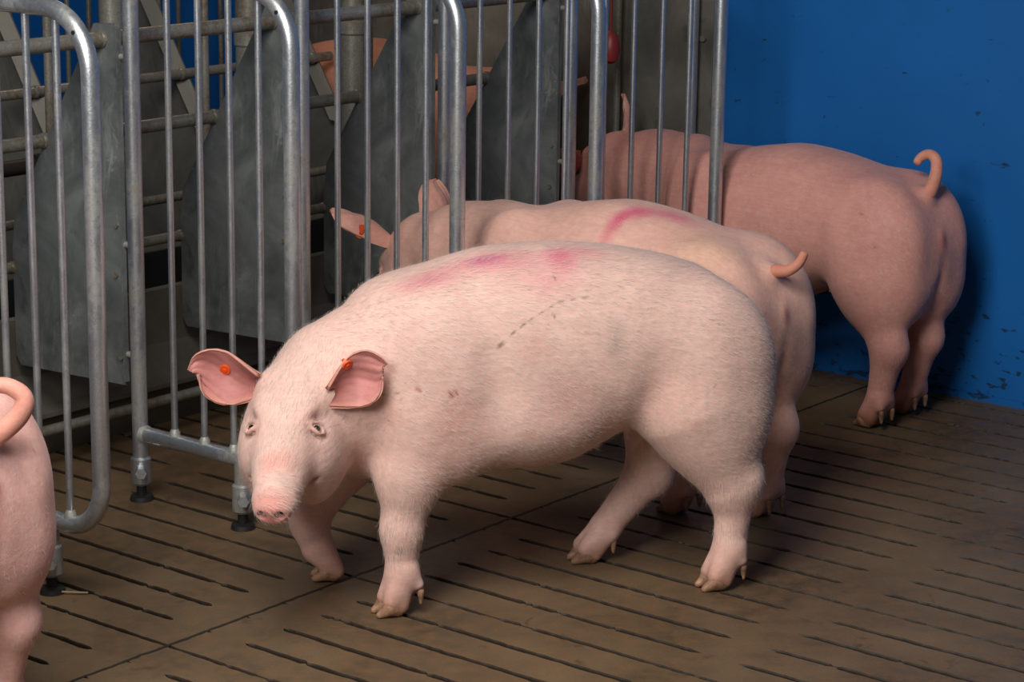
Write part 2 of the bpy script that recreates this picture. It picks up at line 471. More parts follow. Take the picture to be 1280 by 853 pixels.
def build_pig(name, label, origin, ang, P, res=.006, group=None, hair=0, seed=1):
    """P: pose and looks, all in the pig's own frame (x forward, y left, z up)"""
    root = empty(name, origin, ang)
    tag(root, label, 'pig', group)
    ys = [P['poll'][1], P['snout'][1]]
    lo = (-.52, min(-.24, min(ys) - .16), -.012); hi = (max(.62, P['snout'][0] + .12, P['poll'][0] + .16), max(.24, max(ys) + .16), max(.74, P['poll'][2] + .14))
    Fd = Field(lo, hi, res)
    Fd.trunk(P.get('trunk', TRUNK), .03, P.get('yc'), .06)
    # shoulders, hams, flank
    for s in (1, -1):
        Fd.ell((.245, s * .088, .43), (.125, .080, .175), .05)
        Fd.ell((.215, s * .10, .335), (.085, .060, .085), .05)
        Fd.ell((-.300, s * .082, .435), (.138, .090, .165), .05)
        Fd.ell((-.315, s * .084, .325), (.105, .074, .096), .045)
        Fd.ell((-.325, s * .078, .36), (.100, .084, .115), .03)
        # crease behind the shoulder and in front of the thigh
        Fd.cone((.125, s * .212, .33), (.150, s * .205, .50), .022, .016, .05, sub=True)
        Fd.cone((-.150, s * .205, .30), (-.175, s * .212, .46), .024, .016, .06, sub=True)
    Fd.ell((.05, 0, .36), (.16, .172, .098), .06)
    # cleft between the hams
    Fd.cone((-.462, 0, .47), (-.432, 0, .28), .006, .024, .035, sub=True)
    Fd.ell((-.424, 0, .462), (.013, .010, .026), .022)
    tp = P['tail']['pts']; Fd.cone((-.335, 0, tp[0][2] - .015), np.array(tp[0]) * .35 + np.array(tp[1]) * .65, .040, P['tail']['r'][0] * .95, .035)
    # neck
    p, n, l = [np.array(q) for q in (P['poll'], P['snout'], P['up'])]
    a, dn, lf = frame(n - p, l); L = np.linalg.norm(n - p); sc = L / .33
    H = lambda t, d, w: p + a * t * sc + dn * d * sc + lf * w * sc
    sh = np.array(P.get('neck0', (.33, 0, .47)))
    hd = H(.045, -.100, 0)
    mid = (sh + hd) / 2 + np.array(P.get('neckbow', (0, 0, 0)))
    nr = P.get('neckr', (.135, .116, .088)); Fd.cone(sh, mid, nr[0], nr[1], .05); Fd.cone(mid, hd, nr[1], nr[2], .05)
    th = H(.075, -.155, 0)
    Fd.cone(sh + np.array((0, 0, -.06)), th, .112, .072, .05)
    # head
    R = np.stack([a, dn, lf])
    ax = lambda q: np.stack([q[0], q[1], np.cross(q[1], q[0])])
    Fd.ell(H(.050, -.066, 0), (.092*sc, .078*sc, .078*sc), .035, R)
    for s in (1, -1):
        Fd.ell(H(.125, -.112, s * .056), (.090*sc, .066*sc, .048*sc), .035, R)     # cheek
        Fd.ell(H(.100, -.150, s * .046), (.085*sc, .060*sc, .052*sc), .035, R)     # jowl
        Fd.cone(H(.095, -.018, s * .044), H(.130, -.014, s * .048), .017*sc, .012*sc, .025)     # brow
    Fd.cone(H(.13, -.080, 0), H(.305, -.064, 0), .074*sc, .043*sc, .035)
    Fd.cone(H(.09, -.052, 0), H(.23, -.050, 0), .056*sc, .040*sc, .03)
    Fd.cone(H(.13, -.128, 0), H(.275, -.103, 0), .050*sc, .024*sc, .022)           # lower jaw
    EYE = []
    for s in (1, -1):
        Fd.ell(H(.125, -.168, s * .040), (.085*sc, .052*sc, .046*sc), .035, R)     # hanging jowl
    # snout disc with its rim
    Fd.cone(H(.316, -.062, 0), H(.324, -.062, 0), .0415*sc, .0400*sc, .007, squash=(dn, .80))
    Fd.cone(H(.300, -.040, 0), H(.288, -.034, 0), .018*sc, .012*sc, .014)
    Fd.ell(H(.370, -.062, 0), (.012*sc, .026*sc, .034*sc), .010, R, sub=True)
    for s in (1, -1):
        Fd.cone(H(.375, -.058, s * .0175), H(.345, -.058, s * .0165), .0075, .0065, .006, sub=True)
        Fd.cone(H(.31, -.098, s * .008), H(.21, -.104, s * .060), .0035, .0035, .012, sub=True)
        out = unit(dn * .66 + lf * s * .70 + a * .10)
        hit = Fd.surface(H(.146, -.070, s * .022), out)
        c_ = hit - out * .0075 * sc; EYE.append((c_, out))
        Fd.ell(hit + out * .012, (.026*sc, .017*sc, .017*sc), .022, R, sub=True)
        e1 = unit(a - out * (a @ out)); e2 = np.cross(out, e1); Re = np.stack([e1, e2, out])
        for q in (1, -1):      # eyelids: two curved ridges round the eye
            arcp = [c_ + out * (.0060 + .0050 * math.sin(f * math.pi)) * sc + e2 * (-.0165 + .033 * f) * sc + e1 * q * .0098 * math.sin(f * math.pi) * sc for f in (0, .25, .5, .75, 1)]
            for i in range(4): Fd.cone(arcp[i], arcp[i+1], .0030, .0030, .008)
        Fd.ell(c_ + out * .011, (.0072 * sc, .0130 * sc, .012 * sc), .004, Re, sub=True)
    for E_ in P['ears']:
        eb = np.array(E_['base'], float); et = unit(E_['tip'])
        Fd.cone(H(.03, -.055, .04 * np.sign((eb - p) @ lf)), eb - et * .026, .030 * sc, .014 * sc, .03)
    # limbs
    for leg in P['legs']:
        j = [np.array(q, float) for q in leg['j']]; rr = leg['r']
        for i in range(len(j) - 1):
            sq = (np.array((0, 1, 0)), .80) if leg['kind'] == 'hind' and i < 1 else ((0, 1, 0), .88)
            Fd.cone(j[i], j[i + 1], rr[i], rr[i + 1], leg.get('k', .028) if i < 2 else .014, squash=sq)
        if leg['kind'] == 'hind':
            hk = j[leg.get('hock', 1)]
            bk = unit(j[leg.get('hock', 1)] - (j[leg.get('hock', 1) - 1] + j[leg.get('hock', 1) + 1]) / 2)
            Fd.ell(hk + np.array([-.014, 0, .004]), (.030, .034, .042), .022)
        else:
            kn = j[leg.get('knee', 2)]
            Fd.ell(kn + np.array([.006, 0, 0]), (.028, .030, .042), .03)
        ft = np.array(leg['foot'], float); f = unit((leg['fwd'][0], leg['fwd'][1], 0)); l2 = np.array([-f[1], f[0], 0])
        for s in (1, -1):     # two toes of flesh above the claws
            Fd.cone(j[-1] + l2 * s * .006, ft + l2 * s * .0155 + f * .006 + np.array((0, 0, .030)), rr[-1] * .86, .0178, .010)
            Fd.cone(j[-1] + l2 * s * .006 - f * .006, ft + l2 * s * .0150 - f * .012 + np.array((0, 0, .020)), rr[-1] * .80, .0165, .010)
            if leg.get('dew', True): Fd.cone(j[-1] + l2 * s * .012 - f * .010, ft + l2 * s * .022 - f * .045 + np.array((0, 0, .060)), .016, .0105, .014)
    for q in P.get('extra', []): getattr(Fd, q[0])(*q[1], **q[2])
    # teats
    for i in range(6):
        for s in (1, -1):
            x = .16 - i * .062
            zb = np.interp(x, [t[0] for t in P.get('trunk', TRUNK)], [t[2] for t in P.get('trunk', TRUNK)])
            Fd.cone((x, s * .055, zb + .010), (x, s * .058, zb - .010), .006, .004, .008)
    V, Q = Fd.mesh(P.get('smooth', 2))
    # ---- tint by region (object coordinates): skin colour, darker nostrils and eyes, painted flank shading
    base = np.array(P.get('col', lin(226, 180, 168)))
    C = np.tile(base, (len(V), 1))
    def blend(mask, col, amt=1.0):
        m = np.clip(mask, 0, 1)[:, None] * amt
        C[:] = C * (1 - m) + np.array(col) * m
    rng = np.random.RandomState(seed)
    def sphere(c, r, soft=.5):
        d = np.sqrt((((V - np.array(c)) / np.array(r)) ** 2).sum(1)); return np.clip((1 - d) / soft, 0, 1)
    wob = (np.sin(V[:, 0] * 37 + 1) * np.sin(V[:, 1] * 41 + 2) * np.sin(V[:, 2] * 33))
    pink = np.array(lin(214, 138, 130)); 
    blend(sphere(H(.335, -.06, 0), (.045, .045, .045), .6), lin(205, 112, 104), .9)
    blend(sphere(H(.255, -.012, 0), (.050, .030, .034), .9), lin(216, 140, 130), .75)
    for s in (1, -1):
        blend(sphere(H(.146, -.020, s * .060), (.032, .032, .032), .9), lin(196, 148, 138), .75)
        blend(sphere(H(.350, -.058, s * .0168), (.014, .0085, .0085), .5), lin(60, 26, 24), .9)
        blend(sphere((.22, s * .16, .30), (.10, .10, .12), .9), pink, .25)
        blend(sphere((-.05, s * .18, .36), (.16, .10, .10), .9), pink, .22)
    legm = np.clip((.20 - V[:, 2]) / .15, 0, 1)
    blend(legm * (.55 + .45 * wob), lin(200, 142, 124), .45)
    foot = np.clip((.052 - V[:, 2]) / .03, 0, 1)
    blend(foot, lin(150, 96, 62), .55 * P.get('dirty', 1))
    blend(np.clip((-.44 - V[:, 0]) / .03, 0, 1) * np.clip((.06 - np.abs(V[:, 1])) / .03, 0, 1) * np.clip((.48 - V[:, 2]) / .04, 0, 1), lin(188, 112, 96), .55)
    blend(sphere((-.440, 0, .466), (.024, .014, .030), .8), lin(160, 76, 70), .75)
    for c, r, col, amt in P.get('marks', []):
        w2 = sphere(c, r, .8) * np.clip(.75 + .5 * wob, 0, 1)
        blend(w2, col, amt)
    for (p0, p1, wd, col, amt) in P.get('scratches', []):
        p0 = np.array(p0, float); p1 = np.array(p1, float); ba = p1 - p0
        t = np.clip(((V - p0) @ ba) / (ba @ ba), 0, 1)
        d = np.linalg.norm((V - p0) - t[:, None] * ba, axis=1)
        # broken line
        br = np.clip(.55 + .8 * np.sin(t * np.linalg.norm(ba) * 260) , 0.15, 1)
        blend(np.clip((wd - d) / (wd * .6), 0, 1) * br, col, amt)
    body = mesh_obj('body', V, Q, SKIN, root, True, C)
    # ---- hooves
    for leg in P['legs']:
        ft = np.array(leg['foot'], float)
        f = Field(ft - np.array((.085, .085, .012)), ft + np.array((.085, .085, .09)), .0035)
        claws(f, ft, leg['fwd'], leg.get('cr', 1.0), leg.get('dew', True))
        v, q = f.mesh(1)
        v[:, 2] = np.maximum(v[:, 2], ft[2] + .0005)
        mesh_obj('hoof', v, q, HORN, root, True)
    # ---- eyes
    for c, out in EYE:
        gz = unit(out + np.array(P.get('gaze', out)) * .5)
        for nm, rad, off, mt, par in (('eye', .0126 * sc, 0, EYEW, root), ('iris', .0098 * sc, .0038 * sc, EYEI, None)):
            b = MB(); N = 10; VV = []; FF = []
            cc = c + gz * off
            for i in range(N + 1):
                th_ = math.pi * i / N
                for k in range(16):
                    ph = 2 * math.pi * k / 16
                    VV.append(cc + rad * np.array((math.sin(th_) * math.cos(ph), math.sin(th_) * math.sin(ph), math.cos(th_))))
            for i in range(N):
                for k in range(16): FF.append((i*16+k, (i+1)*16+k, (i+1)*16+(k+1) % 16, i*16+(k+1) % 16))
            b.add(VV, FF)
            if nm == 'eye': eye = b.build(nm, mt, root); e_ = eye
            else: b.build(nm, mt, e_)
    # ---- ears
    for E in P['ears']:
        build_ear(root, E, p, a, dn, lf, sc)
    # ---- tail
    T = P['tail']; pts = [np.array(q, float) for q in T['pts']]
    Tn = 40; ts = np.linspace(0, len(pts) - 1, Tn); cur = []
    for t in ts:
        i = min(int(t), len(pts) - 2); u = t - i
        p0 = pts[max(i-1, 0)]; p1 = pts[i]; p2 = pts[i+1]; p3 = pts[min(i+2, len(pts)-1)]
        cur.append(.5*((2*p1) + (-p0+p2)*u + (2*p0-5*p1+4*p2-p3)*u*u + (-p0+3*p1-3*p2+p3)*u**3))
    rad = [T['r'][0] + (T['r'][1] - T['r'][0]) * (i / (Tn - 1)) ** .8 for i in range(Tn)]
    rad[-1] *= .55; rad[-2] *= .85
    tb = MB(); tb.tube(cur, rad, 14)
    to = mesh_obj('tail', tb.v, tb.f, SKIN, root, True, np.tile(np.array(T.get('col', base)), (len(tb.v), 1)))
    # ---- bristles
    if hair:
        tri = Q; A = V[tri]; e1 = A[:, 2] - A[:, 0]; e2 = A[:, 3] - A[:, 1]
        nn = np.cross(e1, e2); ar = np.linalg.norm(nn, axis=1); nn /= ar[:, None] + 1e-12
        cen = A.mean(1)
        wgt = ar * (cen[:, 2] > .10)
        pick = rng.choice(len(Q), hair, p=wgt / wgt.sum())
        c = cen[pick] + rng.normal(0, .0022, (hair, 3)); N = nn[pick]
        dirv = np.tile(np.array((-1., 0, -.55)), (hair, 1)) + rng.normal(0, .22, (hair, 3))
        headm = ((c - H(.1, -.08, 0)) ** 2).sum(1) < .03
        dirv[headm] = -a + dn * .2 + rng.normal(0, .25, (headm.sum(), 3))
        legz = c[:, 2] < .25
        dirv[legz] = np.array((-.2, 0, -1.)) + rng.normal(0, .2, (legz.sum(), 3))
        dirv -= N * (dirv * N).sum(1)[:, None]; dirv /= np.linalg.norm(dirv, axis=1)[:, None]
        Ln = rng.uniform(.009, .018, hair)[:, None]
        w = np.cross(dirv, N) * .00022
        tip = c + (dirv * .97 + N * .16) * Ln
        m1 = c + (dirv * .5 + N * .13) * Ln
        HV = np.concatenate([c + w, c - w, m1 - w * .7, m1 + w * .7, tip])
        k = np.arange(hair)
        Fq = [(k, k + hair, k + 2*hair, k + 3*hair)]
        F1 = np.stack([k, k + hair, k + 2*hair], 1); F2 = np.stack([k, k + 2*hair, k + 3*hair], 1); F3 = np.stack([k + 3*hair, k + 2*hair, k + 4*hair], 1)
        ho = mesh_obj('bristles', HV, np.concatenate([F1, F2, F3]), HAIR, root, False)
        ho['kind'] = 'stuff'
    return root, H

def build_ear(root, E, p, a, dn, lf, sc):
    base = np.array(E['base'], float); tip = unit(E['tip']); op = np.array(E['open'], float)
    op = unit(op - tip * (op @ tip)); lat = np.cross(op, tip)
    L, W = E.get('L', .125), E.get('W', .058); bend = E.get('bend', .02)
    prof = E.get('prof', [(0, .42), (.12, .62), (.3, .90), (.5, 1.0), (.68, .93), (.84, .70), (.94, .42), (1.0, .10)])
    wx, wv = zip(*prof)
    nu, nv = 36, 31; th = .0024; blunt = E.get('blunt', 0)
    G = np.zeros((nu, nv, 3))
    for i in range(nu):
        u = math.sin(i / (nu - 1) * math.pi / 2) ** .9; w = np.interp(u, wx, wv) * W
        ph = math.radians(np.interp(u, [0, .2, .5, 1], E.get('curl', [105, 80, 52, 34])))
        Rr = w / ph
        c = base + tip * L * u + op * bend * u * u - op * .010 * math.sin(u * math.pi)
        for j in range(nv):
            v = -1 + 2 * j / (nv - 1); f = v * ph
            rim = .004 * math.sin(v * 5 + u * 9) + .0012 * math.sin(v * 17 + u * 23)
            G[i, j] = c + lat * Rr * math.sin(f) + op * (Rr * (1 - math.cos(f)) + rim * u) + tip * (-.018 * v * v * (1 - u) + E.get('skew', 0) * v * .02 - blunt * L * v * v * u ** 3)
    du = np.gradient(G, axis=0); dv = np.gradient(G, axis=1)
    N = np.cross(du, dv); N /= np.linalg.norm(N, axis=2)[..., None] + 1e-12
    US = np.sin(np.linspace(0, 1, nu) * math.pi / 2) ** .9; uu = US[:, None, None]; vv = np.abs(np.linspace(-1, 1, nv))[None, :, None]
    t = th * (1 + 1.6 * (1 - uu)) * (1 - .45 * vv ** 3)
    A = (G + N * t).reshape(-1, 3); B = (G - N * t).reshape(-1, 3)
    V = np.concatenate([A, B]); n = nu * nv; F = []
    for i in range(nu - 1):
        for j in range(nv - 1):
            q = (i*nv+j, i*nv+j+1, (i+1)*nv+j+1, (i+1)*nv+j)
            F.append(q); F.append(tuple(x + n for x in reversed(q)))
    ring = [i*nv for i in range(nu)] + [(nu-1)*nv + j for j in range(1, nv)] + [i*nv+nv-1 for i in range(nu-2, -1, -1)] + [j for j in range(nv-2, 0, -1)]
    for q in range(len(ring)):
        r1, r2 = ring[q], ring[(q+1) % len(ring)]
        F.append((r2, r1, r1 + n, r2 + n))
    side = 1.0 if (N[nu//2, nv//2] @ op) > 0 else -1.0
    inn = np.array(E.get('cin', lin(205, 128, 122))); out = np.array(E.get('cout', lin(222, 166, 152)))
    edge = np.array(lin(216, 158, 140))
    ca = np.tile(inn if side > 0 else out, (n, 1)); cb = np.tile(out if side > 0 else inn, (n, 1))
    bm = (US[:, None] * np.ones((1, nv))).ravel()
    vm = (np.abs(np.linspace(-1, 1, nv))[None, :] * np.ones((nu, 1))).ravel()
    dk = np.array(lin(128, 66, 58))  # dark ear base: mostly painted shade, with some hair and dirt
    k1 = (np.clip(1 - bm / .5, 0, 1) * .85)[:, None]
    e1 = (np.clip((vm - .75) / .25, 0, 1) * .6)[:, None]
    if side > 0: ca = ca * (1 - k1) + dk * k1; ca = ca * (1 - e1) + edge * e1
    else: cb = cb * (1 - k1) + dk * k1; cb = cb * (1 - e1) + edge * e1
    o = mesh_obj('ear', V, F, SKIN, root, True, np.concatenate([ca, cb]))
    if E.get('tag') is not None:
        u, v = E['tag']; i = int(u * (nu - 1)); j = int((v + 1) / 2 * (nv - 1))
        c = G[i, j]; nrm = N[i, j] * side
        b = MB()
        b.tube([c + nrm * .003, c + nrm * .007], [.0105, .0100], 20)
        b.tube([c - nrm * .010, c + nrm * .009], [.0035, .0035], 10)
        tg = b.build('ear_tag', ORANGE, root); tg['label'] = 'orange round tag in ear'
        if E.get('flag'):
            b2 = MB(); lt = unit(np.cross(nrm, E['flag'])); dd = unit(E['flag']); cc = c - nrm * .009
            V2 = []
            for z in (0, .0022):
                for (x_, y_) in ((-.004, 0), (.004, 0), (.006, .008), (.006, .018), (-.006, .018), (-.006, .008)):
                    V2.append(cc - nrm * z * .8 + lt * x_ + dd * y_)
            b2.add(V2, [(0, 1, 2, 3, 4, 5), (11, 10, 9, 8, 7, 6)] + [(k, k+6, (k+1) % 6+6, (k+1) % 6) for k in range(6)])
            b2.build('tag_flap', ORANGE, tg, smooth=False)
    return o

# ------------------------------------------------------------------ the setting: slatted floor, pit, blue wall
PITCH = .10
SEAM = .09; PER = .746; SLOT0 = .188; SLOTL = .655
def slot_half(x, n, rs):
    """half width of the slot n at x: 0 on the solid bridges"""
    joint = (n % 5) == 1
    q = (x - SLOT0) % PER
    left = x < SEAM
    if left: q = (x + .0 - (0 - SLOTL)) % PER      # slots beyond the seam end at x = 0
    e = min(q, SLOTL - q)
    hw = .0
    if e > 0:
        hw = .0062 * min(1, (e / .018)) ** .6
    if joint:
        hw = max(hw * .75, .0042)
    return hw

def build_floor():
    rs = np.random.RandomState(4)
    x0, x1, y0, y1 = -2.9, 3.9, -3.4, 2.72
    xs = np.concatenate([np.arange(x0, -1.3, .06), np.arange(-1.3, 1.9, .0085), np.arange(1.9, x1, .06)])
    nx = len(xs)
    ns = list(range(int(math.floor(y0 / PITCH)), int(math.ceil(y1 / PITCH)) + 1))
    V = []; F = []; dark = []
    def row(y, z):
        b = len(V)
        for i in range(nx): V.append((xs[i], y[i], z[i] if hasattr(z, '__len__') else z))
        return b
    def strip(a, b, mask=None):
        for i in range(nx - 1):
            if mask is None or mask[i]: F.append((a + i, a + i + 1, b + i + 1, b + i))
    edges = {}
    for n in ns:
        hw = np.array([slot_half(x, n, rs) for x in xs])
        op = hw > 1e-5
        def jit():
            r = rs.normal(0, 1, nx); r = np.convolve(r, [.25, .5, .25], 'same')
            s = np.convolve(rs.normal(0, 1, nx), np.ones(9) / 9, 'same')
            return (r * .0011 + s * .0022) * op
        lo = n * PITCH - hw + np.minimum(jit(), hw * .7); hi = n * PITCH + hw + np.maximum(jit(), -hw * .7)
        clog = np.convolve(rs.rand(nx) , np.ones(5) / 5, 'same') > .70
        lo = np.where(clog & op, n * PITCH - .0015, lo); hi = np.where(clog & op, n * PITCH + .0015, hi)
        edges[n] = (lo, hi, op)
    wz = lambda y: 0.0
    for n in ns[:-1]:
        hi = edges[n][1]; lo2 = edges[n + 1][0]
        # slightly rounded arrises
        a0 = row(hi, -.003 * edges[n][2]); a = row(hi + .0012 * edges[n][2], 0.0)
        m = row((hi + lo2) / 2, 0.0)
        b = row(lo2 - .0012 * edges[n + 1][2], 0.0); b0 = row(lo2, -.003 * edges[n + 1][2])
        k0 = len(F); strip(a0, a, edges[n][2][:-1] | edges[n][2][1:]); strip(b, b0, edges[n + 1][2][:-1] | edges[n + 1][2][1:]); dark.append((k0, len(F))); strip(a, m); strip(m, b)
        # solid bridges inside slot line n
        lo, hi_, op = edges[n]
        p = row(lo, -.0008); q = row(hi_, -.0008)
        solid = ~(op[:-1] | op[1:])
        strip(p, q, solid)
        wl = row(lo, -.07); wl2 = row(lo, -.003); wh = row(hi_, -.07); wh2 = row(hi_, -.003)
        k0 = len(F); strip(wl, wl2, ~solid); strip(wh2, wh, ~solid); dark.append((k0, len(F)))
    o = mesh_obj('floor', V, F, FLOOR, None, False)
    o.data.materials.append(SLOTM)
    mi = np.zeros(len(F), dtype=np.int32)
    for k0, k1 in dark: mi[k0:k1] = 1
    o.data.polygons.foreach_set('material_index', mi)
    tag(o, 'wet brown concrete slatted floor with dark drainage slots', None, None, 'structure')
    s = MB()    # dark joint across the slats where two slabs meet
    return o
SLOTM = simple('slurry_coated_slot_side', (.030, .019, .011), .6)
build_floor()
b = MB(); b.box(-2.9, 3.9, -3.4, 2.72, -.42, -.40)
tag(b.build('floor_pit', PIT, smooth=False), 'dark pit bottom below the slatted floor', None, None, 'structure')
# the seam groove is a thin recessed line of dirt
def seam_line(x, y0, y1, name):
    rs = np.random.RandomState(9); V = []; F = []
    ys = np.arange(y0, y1, .012)
    for i, y in enumerate(ys):
        w = .0032 + .0012 * rs.rand(); j = rs.normal(0, .0008)
        V += [(x + j - w, y, .0006), (x + j + w, y, .0006), (x + j - w, y, -.006), (x + j + w, y, -.006)]
    for i in range(len(ys) - 1):
        a = 4 * i; c = a + 4
        F += [(a, c, c + 1, a + 1), (a, a + 2, c + 2, c), (a + 1, c + 1, c + 3, a + 3)]
    o = mesh_obj(name, V, F, SEAMM, None, False)
    return o
SEAMM = simple('seam_dirt', (.018, .013, .009), .7)
tag(seam_line(SEAM, -3.3, 2.6, 'floor_seam'), 'dark joint line across the slats between two floor slabs', None, None, 'structure')

WALLY = 2.655
b = MB(); b.box(-3.66, -3.60, -3.4, 2.715, -.05, 2.6)
tag(b.build('wall_left', BLUE, smooth=False), 'blue plastic panel wall beyond the far stalls', None, None, 'structure')
b = MB(); b.box(-3.6, 4.5, WALLY, WALLY + .06, -.05, 2.6)
tag(b.build('wall_back', BLUE, smooth=False), 'blue plastic panel wall at the back of the pen', None, None, 'structure')
b = MB(); b.box(.02, 4.5, WALLY - .006, WALLY - .0005, -.0, .018)
tag(b.build('baseboard_back', BLUE, smooth=False), 'blue bottom lip of the wall panel', None, None, 'structure')

# ------------------------------------------------------------------ stall dividers
ROWY = [.155, .677, 1.19, 1.69, 2.195]
def make_divider(pipe, plate, flange=True):
    root = empty('stall_divider')
    R = .0172
    xl, xr, zt, zb, rc = -.60, -.142, 1.125, .150, .115
    # outer frame: foot of the left post, up, across the top, round corner, down, round corner, bottom rail
    pts = [(xl, 0, .035), (xl, 0, .5), (xl, 0, 1.02)] + arc((xl + .05, 1.075), .05, 180, 90, 0, 6)
    pts += arc((xr - rc, zt - rc), rc, 90, 0, 0, 12) + arc((xr - .095, zb + .095), .095, 0, -90, 0, 10) + [(xl + .01, 0, zb)]
    b = MB(); b.tube(pts, R, 20)
    fr = b.build('frame', pipe, root)
    bars = (-.492, -.402, -.315, -.232)
    for x in bars:
        zt2 = zt - .004
        dx = x - (xr - rc)
        if dx > 0: zt2 = zt - rc + math.sqrt(max(rc * rc - dx * dx, 0)) - .004
        dxb = x - (xr - .095); zb2 = zb
        if dxb > 0: zb2 = zb + .095 - math.sqrt(max(.095 ** 2 - dxb * dxb, 0))
        bb = MB(); bb.tube([(x, 0, zb2 + .008), (x, 0, .6), (x, 0, zt2)], .0072, 12)
        bb.build('bar', pipe, root)
        for z in (zb2 + R * .93,):
            w = MB(); w.tube([(x, 0, z - .004), (x, 0, z + .006), (x, 0, z + .013)], [.0125, .0115, .0078], 10); w.build('weld', WELD, root)
    w = MB(); w.tube([(xl + .012, 0, zb), (xl + .023, 0, zb)], [.021, .018], 14)
    w.build('weld', WELD, root)
    # second foot, hanging from the bottom rail
    f = MB(); f.tube([(-.292, 0, zb - .005), (-.292, 0, .035)], R * 1.0, 18)
    foot = f.build('foot', pipe, root)
    for x in (xl, -.292):
        c = MB()
        c.tube([(x, 0, .098), (x, 0, .094), (x, 0, .040), (x, 0, .036)], [R * 1.05, R * 1.30, R * 1.30, R * 1.05], 18)
        col = c.build('foot_collar', pipe, root)
        c = MB(); c.tube([(x + .012, -.012, .072), (x + .036, -.034, .072)], .0125, 6); c.build('clamp_bolt', pipe, col)
        d = MB(); d.tube([(x, 0, .040), (x, 0, .012), (x, 0, .0102)], [.011, .011, .020], 12); d.tube([(x, 0, .010), (x, 0, .0006)], [.024, .026], 18)
        d.build('rubber_foot', DARK, root)
    # plug hole in the round top corner
    an = math.radians(40); cx, cz = xr - rc + (rc + .004) * math.cos(an), zt - rc + (rc + .004) * math.sin(an)
    h = MB(); h.tube([(cx, -R * .90, cz), (cx, -R * 1.02, cz)], .0042, 12); h.build('screw_hole', DARK, root)
    # solid front plate
    ol = [(-.985, .238), (-.64, .250), (-.634, .27), (-.634, 1.022), (-.712, 1.024), (-.99, .575), (-1.0, .50), (-1.0, .26)]
    p = MB(); p.prism(ol, -.0015, .0015)
    p.box(-.635, -.6315, -.012, .0015, .26, 1.02)
    if flange:
        V = [(-.712, .0015, 1.024), (-.99, .0015, .575), (-.955, .032, .590), (-.685, .032, 1.024)]
        p.add([V[0], V[1], V[2], V[3]] + [(x - .001, y + .002, z) for x, y, z in V], [(0, 1, 2, 3), (7, 6, 5, 4), (0, 4, 5, 1), (1, 5, 6, 2), (2, 6, 7, 3), (3, 7, 4, 0)])
    pl = p.build('plate', plate, root, smooth=False)
    for z in (.32, .56, .96):
        q = MB(); q.tube([(-.640, 0, z), (-.612, 0, z)], .007, 10); q.build('plate_clip', WELD, root)
    for (x, z) in ((-.66, .49), (-.655, .60), (-.65, .31)):
        bl = MB(); bl.tube([(x, -.001, z), (x, -.0065, z)], .0062, 6); bl.build('bolt', OLDPIPE, pl)
    return root

def copy_tree(o, parent=None):
    c = o.copy(); COL.objects.link(c); c.parent = parent
    for ch in list(o.children): copy_tree(ch, c)
    return c
NEARG = 'tubular stall dividers beside the pen'
LBL = ['galvanised barred stall divider nearest the camera, behind the cropped pig tail',
       'galvanised barred stall divider behind the face and left-hand ear of the pig facing the camera',
       'galvanised barred stall divider, third in the row, in front of the middle pig neck',
       'galvanised barred stall divider fourth in the row, behind the middle pig back',
       'galvanised barred stall divider last in the row, against the back pig near the blue wall']
D0 = make_divider(PIPE, PLATE)
divs = [D0]
for k in range(1, 5): divs.append(copy_tree(D0))
for k, o in enumerate(divs):
    o.location = (.004 if k == 0 else 0, ROWY[k], 0)
    tag(o, LBL[k], 'stall divider', NEARG)
# opposite row across the trough, mirrored, dusty
OLB = ['dusty stall divider across the trough, first at the far left edge behind the nearest bars',
       'dusty stall divider across the trough, seen behind the first two dividers at the left',
       'dusty sloped-plate divider across the trough, seen left of the first clear blue gap',
       'dusty sloped-plate divider across the trough, seen behind the second divider bars',
       'dusty sloped-plate divider across the trough, last one, nearest the blue wall']
E0 = make_divider(OLDPIPE, OLDPLATE)
ops = [E0]
for k in range(1, 5): ops.append(copy_tree(E0))
for k, o in enumerate(ops):
    o.location = (-2.40, ROWY[k] + .03, 0); o.rotation_euler = (0, 0, math.pi)
    tag(o, OLB[k], 'stall divider', 'stall dividers across the trough')

# ------------------------------------------------------------------ rails along the row
def rail(name, x, z, r, mat, label, y0=-.9, y1=2.27, group=None):
    b = MB(); n = 12
    b.tube([(x, y0 + (y1 - y0) * i / n, z) for i in range(n + 1)], r, 16)
    # clamps where it meets each plate
    o = b.build(name, mat)
    tag(o, label, 'rail', group)
    for Y in ROWY:
        w = MB(); w.tube([(x, Y - .008, z), (x, Y - .005, z), (x, Y + .005, z), (x, Y + .008, z)], [r * 1.02, r * 1.16, r * 1.16, r * 1.02], 14)
        w.build('weld', mat, o)
    return o
rail('top_rail', -.690, .992, .0165, OLDPIPE, 'thick grey top rail running behind the tops of the near sloped plates')
rail('middle_rail', -.885, .756, .0155, OLDPIPE, 'pale dusty rail joining the sloping edges of the near plates')
rail('lower_rail', -1.005, .458, .0125, OLDPIPE, 'thin pale rail low above the trough opening')
rail('top_rail', -1.70, 1.005, .0165, OLDPIPE, 'brownish top rail of the row across the trough')
rail('middle_rail', -1.515, .756, .0135, OLDPIPE, 'brownish middle rail of the row across the trough')
rail('lower_rail', -1.40, .458, .0125, OLDPIPE, 'dark low rail of the row across the trough')

# ------------------------------------------------------------------ trough
b = MB()
